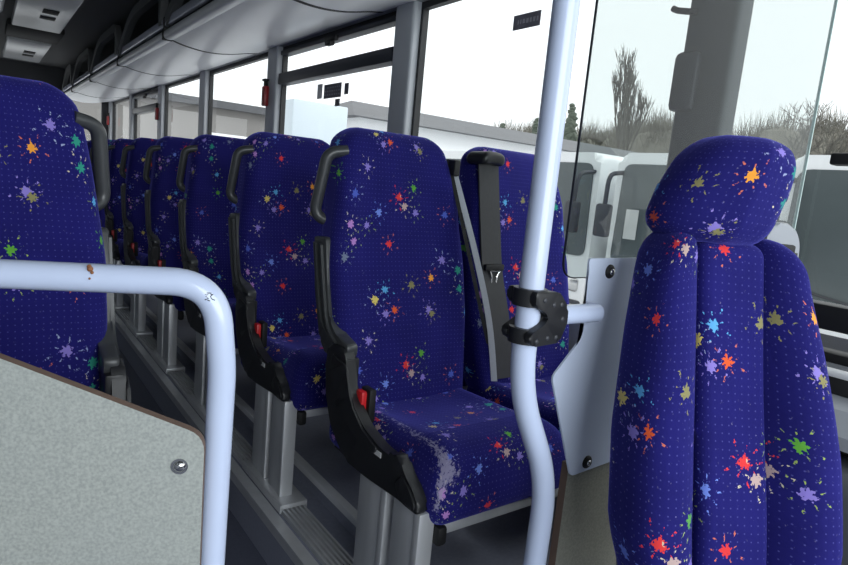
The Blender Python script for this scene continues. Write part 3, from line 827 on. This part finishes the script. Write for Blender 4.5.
# ------------------------------------------------------------------ courier seat in front of the screen
cs = empty('courier_seat', (1.0, .465, -1.215), -math.radians(26), 'blue splat-patterned front seat with headrest and side bolsters, nearest on the right', 'bus seat')
def recline(z): return .24 * (z - .88)
HB = .69
def edge_w(t):
    P = [(0, .140), (.12, .166), (.3, .190), (.5, .188), (.75, .166), (.92, .146), (1, .134)]
    for (a, x), (b, y) in zip(P, P[1:]):
        if t <= b: k = max(0, (t - a) / (b - a)); return x + (y - x) * k
    return P[-1][1]
def bolster(sg):
    def f(q):
        t = max(0, min(1, (q.z + HB / 2) / HB))
        inner = .053; u = (q.x * sg + .065) / .13
        x = inner + (edge_w(t) - inner) * u
        y = q.y
        wy = max(0, min(1, .5 - q.y / .105)); y += wy * (.018 - .062 * math.sin(PI / 2 * min(1, u / .62)) ** 1.3 * (.55 + .45 * math.sin(PI * min(1, t + .1))))
        z = q.z - .035 * max(0, u - .35) ** 2 * max(0, (t - .6) / .4) * 4 * .6 + .07 * u * u * max(0, (.25 - t) / .25)
        return Vector((sg * x, y, z))
    bm = bmesh.new(); rbox(bm, .13, .105, HB, .040, 26, f)
    for v in bm.verts:
        v.co += Vector((0, .03, .845)); v.co.y += recline(v.co.z); v.co.z -= .045 * v.co.x + .006
    return bm
for sg in (-1, 1):
    o = obj('bolster', bolster(sg), M['fabric'], cs); o['fabric_offset'] = [.02 if sg < 0 else .06, .24 if sg < 0 else .12, 0]
bm = bmesh.new()
def cdef(q):
    t = (q.z + .33) / .66
    return Vector((q.x, q.y - .012 * math.exp(-((t - .3) / .25) ** 2), q.z))
rbox(bm, .128, .105, .665, .022, 26, cdef)
for v in bm.verts: v.co += Vector((0, .035, .845)); v.co.y += recline(v.co.z); v.co.z -= .045 * v.co.x + .006
o = obj('centre_panel', bm, M['fabric'], cs); o['fabric_offset'] = [-.03, .13, 0]
# headrest: pillow, ridged down the middle, leaning a little
bm = bmesh.new()
def hdef(q):
    a = q.z / .10
    w = 1 - .22 * max(0, a) ** 1.4 - .06 * max(0, -a - .3) ** 2
    y = q.y
    if q.y < 0: y -= .038 * max(0, 1 - (abs(q.x) / .115) ** 1.3)
    return Vector((q.x * w + .30 * q.z, y, q.z - .045 * q.x - .012 * (q.x / .13) ** 2 * (1 if q.z > 0 else 0)))
rbox(bm, .216, .105, .182, .046, 22, hdef)
bmesh.ops.translate(bm, verts=bm.verts, vec=(-.006, .112, 1.256)); o = obj('headrest', bm, M['fabric'], cs); o['fabric_offset'] = [.11, .33, 0]
bm = bmesh.new()
for x in (-.05, .05): tube(bm, [(x, .125, 1.10), (x, .125, 1.22)], .006, 10)
obj('headrest_post', bm, M['steel'], cs)
bm = bmesh.new(); rbox(bm, .27, .03, .58, .012, 10)
for v in bm.verts: v.co += Vector((0, .108, .84)); v.co.y += recline(v.co.z); v.co.x *= 1 - .35 * max(0, (v.co.z - .75) / .4)
obj('back_shell', bm, M['console'], cs)
bm = bmesh.new(); rbox(bm, .38, .40, .12, .035, 14); bmesh.ops.translate(bm, verts=bm.verts, vec=(0, -.18, .46)); o = obj('seat_cushion', bm, M['fabric'], cs); o['fabric_offset'] = [.2, .2, 0]
bm = bmesh.new(); box(bm, -.15, .15, -.28, .10, .0155, .035, .004); box(bm, -.07, .07, -.18, .02, .02, .41, .01); obj('pedestal', bm, M['console'], cs)
# belt pillar on the window-side shoulder
bm = bmesh.new(); prism(bm, round_poly([(.155, 1.02), (.165, 1.205), (.21, 1.215), (.238, 1.18), (.25, 1.02)], [.01, .03, .03, .03, .01], 5), 'y', .185, .22, .006); bp = obj('belt_pillar', bm, M['grey'], cs)
bm = bmesh.new(); box(bm, .172, .226, .177, .188, 1.145, 1.17, .005); obj('belt_slot', bm, M['rubber'], bp)
bm = bmesh.new(); strap(bm, smooth_path([(.205, .178, 1.155), (.212, .176, 1.09), (.226, .165, .98), (.242, .14, .85), (.25, .11, .70), (.24, .08, .50)], 5), .052, .004, (1, .1, 0)); obj('seat_belt', bm, M['belt'], cs)

# ledge and console at the door side
lg = empty('door_ledge', (1.66, .3, -.40), label='pale sloping plastic ledge along the bottom of the right-hand glazing', cat='ledge')
bm = bmesh.new(); prism(bm, [(1.69, -.338), (1.70, -.375), (1.60, -.42), (1.56, -.47), (1.56, -.50), (1.709, -.50), (1.709, -.338)], 'y', -.60, .70)
bmesh.ops.translate(bm, verts=bm.verts, vec=(-1.66, -.3, .40)); obj('ledge_top', bm, M['grey'], lg, smooth=False)
bm = bmesh.new(); tube(bm, [(1.655, .68, -.352), (1.655, -.55, -.352)], .013, 12); bmesh.ops.translate(bm, verts=bm.verts, vec=(-1.66, -.3, .40)); obj('ledge_rail', bm, M['lip'], lg)
bm = bmesh.new(); box(bm, 1.64, 1.71, .48, .60, -.40, -.355, .01); bmesh.ops.translate(bm, verts=bm.verts, vec=(-1.66, -.3, .40)); obj('rail_bracket', bm, M['rubber'], lg)
cn = empty('side_console', (1.6, .32, -1.2), label='dark grey rounded console low beside the nearest front seat', cat='console')
bm = bmesh.new(); rbox(bm, .17, .46, .66, .05, 10); bmesh.ops.translate(bm, verts=bm.verts, vec=(0, 0, .335)); obj('console_body', bm, M['console'], cn)
bm = bmesh.new(); rbox(bm, .15, .16, .08, .035, 8); bmesh.ops.translate(bm, verts=bm.verts, vec=(-.01, -.06, .66)); obj('console_top', bm, M['console'], cn)

# ------------------------------------------------------------------ outside
ZG = -2.25
obj('ground', bx(-60, 160, -60, 160, ZG - .2, ZG), M['bounceground'], kind='structure', smooth=False)
def coach(y0, w, label, paper=False):
    c = empty('parked_coach', (8, y0 + w / 2, ZG), label=label, cat='coach', group='white coaches parked outside facing the window')
    hw = w / 2
    bm = bmesh.new()
    prism(bm, rrect(-hw, hw, .38, 3.05, .16), 'x', 0, 10.5, .12, 3)
    obj('body', bm, M['coach'], c)
    bm = bmesh.new(); prism(bm, round_poly([(-hw + .09, 1.36), (hw - .09, 1.36), (hw - .13, 2.88), (-hw + .13, 2.88)], .16, 5), 'x', -.02, .02)
    ws = obj('windscreen', bm, M['windscreen'], c, smooth=False)
    bm = bmesh.new()
    for s in (-1, 1): tube(bm, [(-.035, s * .08, 1.34), (-.035, s * .75, 1.44)], .014, 6)
    obj('wiper', bm, M['coachdark'], ws)
    bm = bmesh.new(); box(bm, -.05, .10, -hw + .05, hw - .05, .36, .62, .04); obj('bumper', bm, M['coachdark'], c)
    bm = bmesh.new(); box(bm, -.012, .02, -.6, .6, .78, .98, .01); obj('grille', bm, M['coachdark'], c)
    for s in (-1, 1):
        bm = bmesh.new(); box(bm, -.02, .02, s * (hw - .32) - .18, s * (hw - .32) + .18, .76, .98, .04); obj('headlamp', bm, M['steel'], c)
        bm = bmesh.new(); tube(bm, fillet([(.05, s * (hw - .1), 2.75), (-.35, s * (hw - .13), 2.7), (-.38, s * (hw - .14), 2.2)], .15, 5), .035, 8); mr = obj('mirror_arm', bm, M['coachdark'], c)
        bm = bmesh.new(); box(bm, -.44, -.32, s * (hw - .14) - .13, s * (hw - .14) + .13, 1.75, 2.25, .04); obj('mirror', bm, M['coachdark'], mr)
        for xx in (1.6, 8.0):
            bm = bmesh.new(); tube(bm, [(xx, s * (hw - .28), .48), (xx, s * (hw + .005), .48)], .48, 20); obj('wheel', bm, M['rubber'], c)
        bm = bmesh.new(); box(bm, .8, 10.0, s * hw - .01, s * hw + .01, 1.5, 2.7, .004); obj('side_glass', bm, M['windscreen'], c)
    if paper:
        bm = bmesh.new(); box(bm, -.026, -.021, hw - .5, hw - .28, 1.75, 2.2); pp_ = obj('paper_sheet', bm, M['label'], ws, smooth=False)
coach(11.6, 2.3, 'white coach parked outside, farthest of the row', False)
coach(8.98, 2.3, 'white coach parked outside, seen between the two nearest blue seats', False)
coach(6.36, 2.4, 'white coach parked outside, windscreen just right of the pale pole', False)
coach(3.78, 2.25, 'white coach parked outside with a paper sheet behind its windscreen', True)
coach(1.15, 2.4, 'white coach parked outside at the far right, beside the grey pillar', False)
tag(obj('box_trailer', bx(8.2, 10.2, 19.0, 20.8, -1.2, 2.42, .04), M['bldblue']), 'pale blue-grey box trailer parked outside beyond the second window', 'trailer')
bpy.data.objects['box_trailer']['kind'] = bpy.data.objects['box_trailer'].get('kind', 'object')
del bpy.data.objects['box_trailer']['kind']
wh = empty('warehouse', (34, 30, ZG), label='long white warehouse with a shallow grey roof beyond the coaches', cat='building')
bm = bmesh.new(); box(bm, -20, 13, -5, 4, 0, 5.15); obj('wall', bm, M['bldwhite'], wh, smooth=False)
bm = bmesh.new()
v = [bm.verts.new(p) for p in ((-20.6, -5.6, 5.1), (13.6, -5.6, 5.1), (13.6, 4.6, 5.1), (-20.6, 4.6, 5.1), (-18, -.5, 6.4), (11, -.5, 6.4))]
for f in ((0, 1, 5, 4), (1, 2, 5), (2, 3, 4, 5), (3, 0, 4), (3, 2, 1, 0)): bm.faces.new([v[i] for i in f])
obj('roof', bm, M['roofgrey'], wh, smooth=False)
gb = empty('depot_building', (9, 48, ZG), label='low grey-brown depot building seen through the rear windows', cat='building')
bm = bmesh.new(); box(bm, -9, 15, -4, 4, 0, 6.3); obj('wall', bm, M['bldgrey'], gb, smooth=False)
bm = bmesh.new(); box(bm, -9.4, 15.4, -4.4, 4.4, 6.3, 6.8); obj('roof', bm, M['roofgrey'], gb, smooth=False)
bm = bmesh.new(); box(bm, 4, 8, -4.1, -3.9, 0, 4.6); obj('roller_door', bm, M['bldwhite'], gb, smooth=False)
for k, (x, y) in enumerate(((9.5, 36), (4.5, 34))):
    v_ = empty('parked_van', (x, y, ZG), label='white van parked by the depot building, %s of the two' % ('right' if k == 0 else 'left'), cat='van')
    bm = bmesh.new(); prism(bm, round_poly([(-2.4, .3), (2.4, .3), (2.4, 1.1), (1.7, 1.3), (1.2, 2.2), (-2.4, 2.2)], .15, 4), 'y', -.95, .95, .06); obj('body', bm, M['coach'], v_)
    bm = bmesh.new(); box(bm, -.3, 1.2, -.97, .97, 1.3, 1.95, .02); obj('side_glass', bm, M['windscreen'], v_)
    for xx in (-1.5, 1.5):
        for yy in (-.8, .8):
            bm = bmesh.new(); tube(bm, [(xx, yy - .12, .33), (xx, yy + .12, .33)], .33, 14); obj('wheel', bm, M['rubber'], v_)
# bare trees: recursive branches
def tree(x, y, h, spread, label, seed, name='bare_tree', poplar=False, depth=6):
    rr = random.Random(seed); t = empty(name, (x, y, ZG), label=label, cat='tree', group='bare winter trees on the skyline')
    tr = bmesh.new(); tw = bmesh.new()
    def seg(bm, a, b, r0, r1):
        d = (b - a).normalized(); u = d.orthogonal().normalized(); w = d.cross(u)
        A = [bm.verts.new(a + (u * math.cos(2.094 * i) + w * math.sin(2.094 * i)) * r0) for i in range(3)]
        B = [bm.verts.new(b + (u * math.cos(2.094 * i) + w * math.sin(2.094 * i)) * r1) for i in range(3)]
        for i in range(3): bm.faces.new((A[i], A[(i + 1) % 3], B[(i + 1) % 3], B[i]))
    def grow(p, d, L, r, k):
        q = p + d * L
        seg(tr if k > 4 else tw, p, q, r, r * .7)
        if k == 0: return
        for _ in range(3 if k > 1 else 4):
            a = Vector((rr.uniform(-1, 1), rr.uniform(-1, 1), rr.uniform(-.35, .6))) * spread
            nd = (d + a).normalized()
            if poplar: nd = (nd + Vector((0, 0, .9))).normalized()
            grow(p + d * L * rr.uniform(.45, 1), nd, L * rr.uniform(.62, .85), max(r * .6, .025), k - 1)
    grow(Vector((0, 0, 0)), Vector((0, 0, 1)), h * .27, h * .016, depth)
    obj('branches', tr, M['trunk'], t, smooth=False); obj('twigs', tw, M['twig'], t, smooth=False)
    return t
tree(60, 45.0, 25, .50, 'tall slim poplar-like bare tree standing above the skyline', 3, poplar=True)
tree(60, 25, 17, .9, 'spreading bare tree at the far right of the skyline', 5)
tree(62, 31, 14.5, .9, 'rounded bare tree just right of the thick grey pillar', 8)
tree(64, 38.0, 15, .9, 'bare tree just left of the thick grey pillar', 11)
# conifers and scrub
def blob(bm, c, r, rr, sub=2, sq=1.0, amp=.20):
    n0 = len(bm.verts)
    res = bmesh.ops.create_icosphere(bm, subdivisions=sub, radius=1.0)
    for v in res['verts']:
        k = 1 + rr.uniform(-amp, amp)
        v.co = Vector((v.co.x * r * k, v.co.y * r * k, v.co.z * r * k * sq)) + Vector(c)
rr = random.Random(4)
for k, (y, h) in enumerate(((51.5, 14), (57, 12.5), (63.5, 12.0))):
    t = empty('conifer', (58, y, ZG), label='dark conifer left of the slim poplar, %s of three' % ['tallest', 'middle', 'leftmost'][k], cat='tree', group='conifers on the skyline')
    bm = bmesh.new()
    for j in range(34):
        z = 1.2 + (h - 1.6) * j / 33; blob(bm, (rr.uniform(-.15, .15), rr.uniform(-.15, .15), z), 2.2 * (1 - j / 34.5) + .25, rr, 2, .7)
    obj('foliage', bm, M['conifer'], t, smooth=False)
    bm = bmesh.new(); tube(bm, [(0, 0, 0), (0, 0, h * .6)], .2, 8); obj('trunk', bm, M['trunk'], t)
bm = bmesh.new()
def sprig(bm, a, b, r):
    d = (b - a).normalized(); u = d.orthogonal().normalized(); w = d.cross(u)
    A = [bm.verts.new(a + (u * math.cos(2.094 * i) + w * math.sin(2.094 * i)) * r) for i in range(3)]
    t_ = bm.verts.new(b)
    for i in range(3): bm.faces.new((A[i], A[(i + 1) % 3], t_))
for k in range(150):
    y = rr.uniform(18, 100); x = 80 + rr.uniform(0, 14); h = rr.uniform(13.5, 18.0); wd = h * rr.uniform(.22, .34)
    blob(bm, (x, y, ZG + h * .42), h * .25, rr, 2, 1.5, .07)
    for q in range(230):
        a = Vector((x + rr.uniform(-.5, .5) * wd, y + rr.uniform(-.5, .5) * wd, ZG + h * rr.uniform(.25, .60)))
        v = Vector((rr.gauss(0, 1), rr.gauss(0, 1), abs(rr.gauss(0, 1)) + .5)).normalized()
        b = Vector((x + v.x * wd, y + v.y * wd, ZG + h * (.55 + .45 * v.z * rr.uniform(.75, 1.05))))
        sprig(bm, a, b, .13)
o = obj('woodland_scrub', bm, M['scrub'], smooth=False); o['kind'] = 'stuff'; tag(o, 'grey-brown belt of bare winter woodland along the skyline', 'woodland')

# ------------------------------------------------------------------ light
w = bpy.data.worlds.new('World'); SC.world = w; w.use_nodes = True
nt = w.node_tree; t = NT(nt)
bg = nt.nodes['Background']
tc = t.n('ShaderNodeTexCoord').outputs['Generated']
sep = t.n('ShaderNodeSeparateXYZ', ins={0: tc}).outputs
f = t.m('MULTIPLY_ADD', sep[2], .5, .5)
nt.links.new(t.mix(f, (.93, .96, 1, 1), (1, 1, 1, 1)), bg.inputs[0]); bg.inputs[1].default_value = 1.45
s = bpy.data.lights.new('Sun', 'SUN'); s.energy = 2.2; s.angle = math.radians(36)
so = bpy.data.objects.new('Sun', s); COL.objects.link(so); so.rotation_euler = (math.radians(38), 0, math.radians(40))
# daylight through the windscreen behind the camera
def portal(nm, loc, rot, sx, sy, e):
    a = bpy.data.lights.new(nm, 'AREA'); a.shape = 'RECTANGLE'; a.size = sx; a.size_y = sy; a.energy = e; a.color = (.92, .96, 1)
    o = bpy.data.objects.new(nm, a); COL.objects.link(o); o.location = loc; o.rotation_euler = rot; return o
portal('WindscreenDaylight', (.5, YF - .12, .35), (math.radians(90), 0, 0), 2.4, 1.5, 62)
SC.view_settings.view_transform = 'Standard'; SC.view_settings.look = 'None'
SC.view_settings.exposure = 0.0; SC.view_settings.gamma = 1; SC.view_settings.use_curve_mapping = False
SC.cycles.transparent_max_bounces = 16
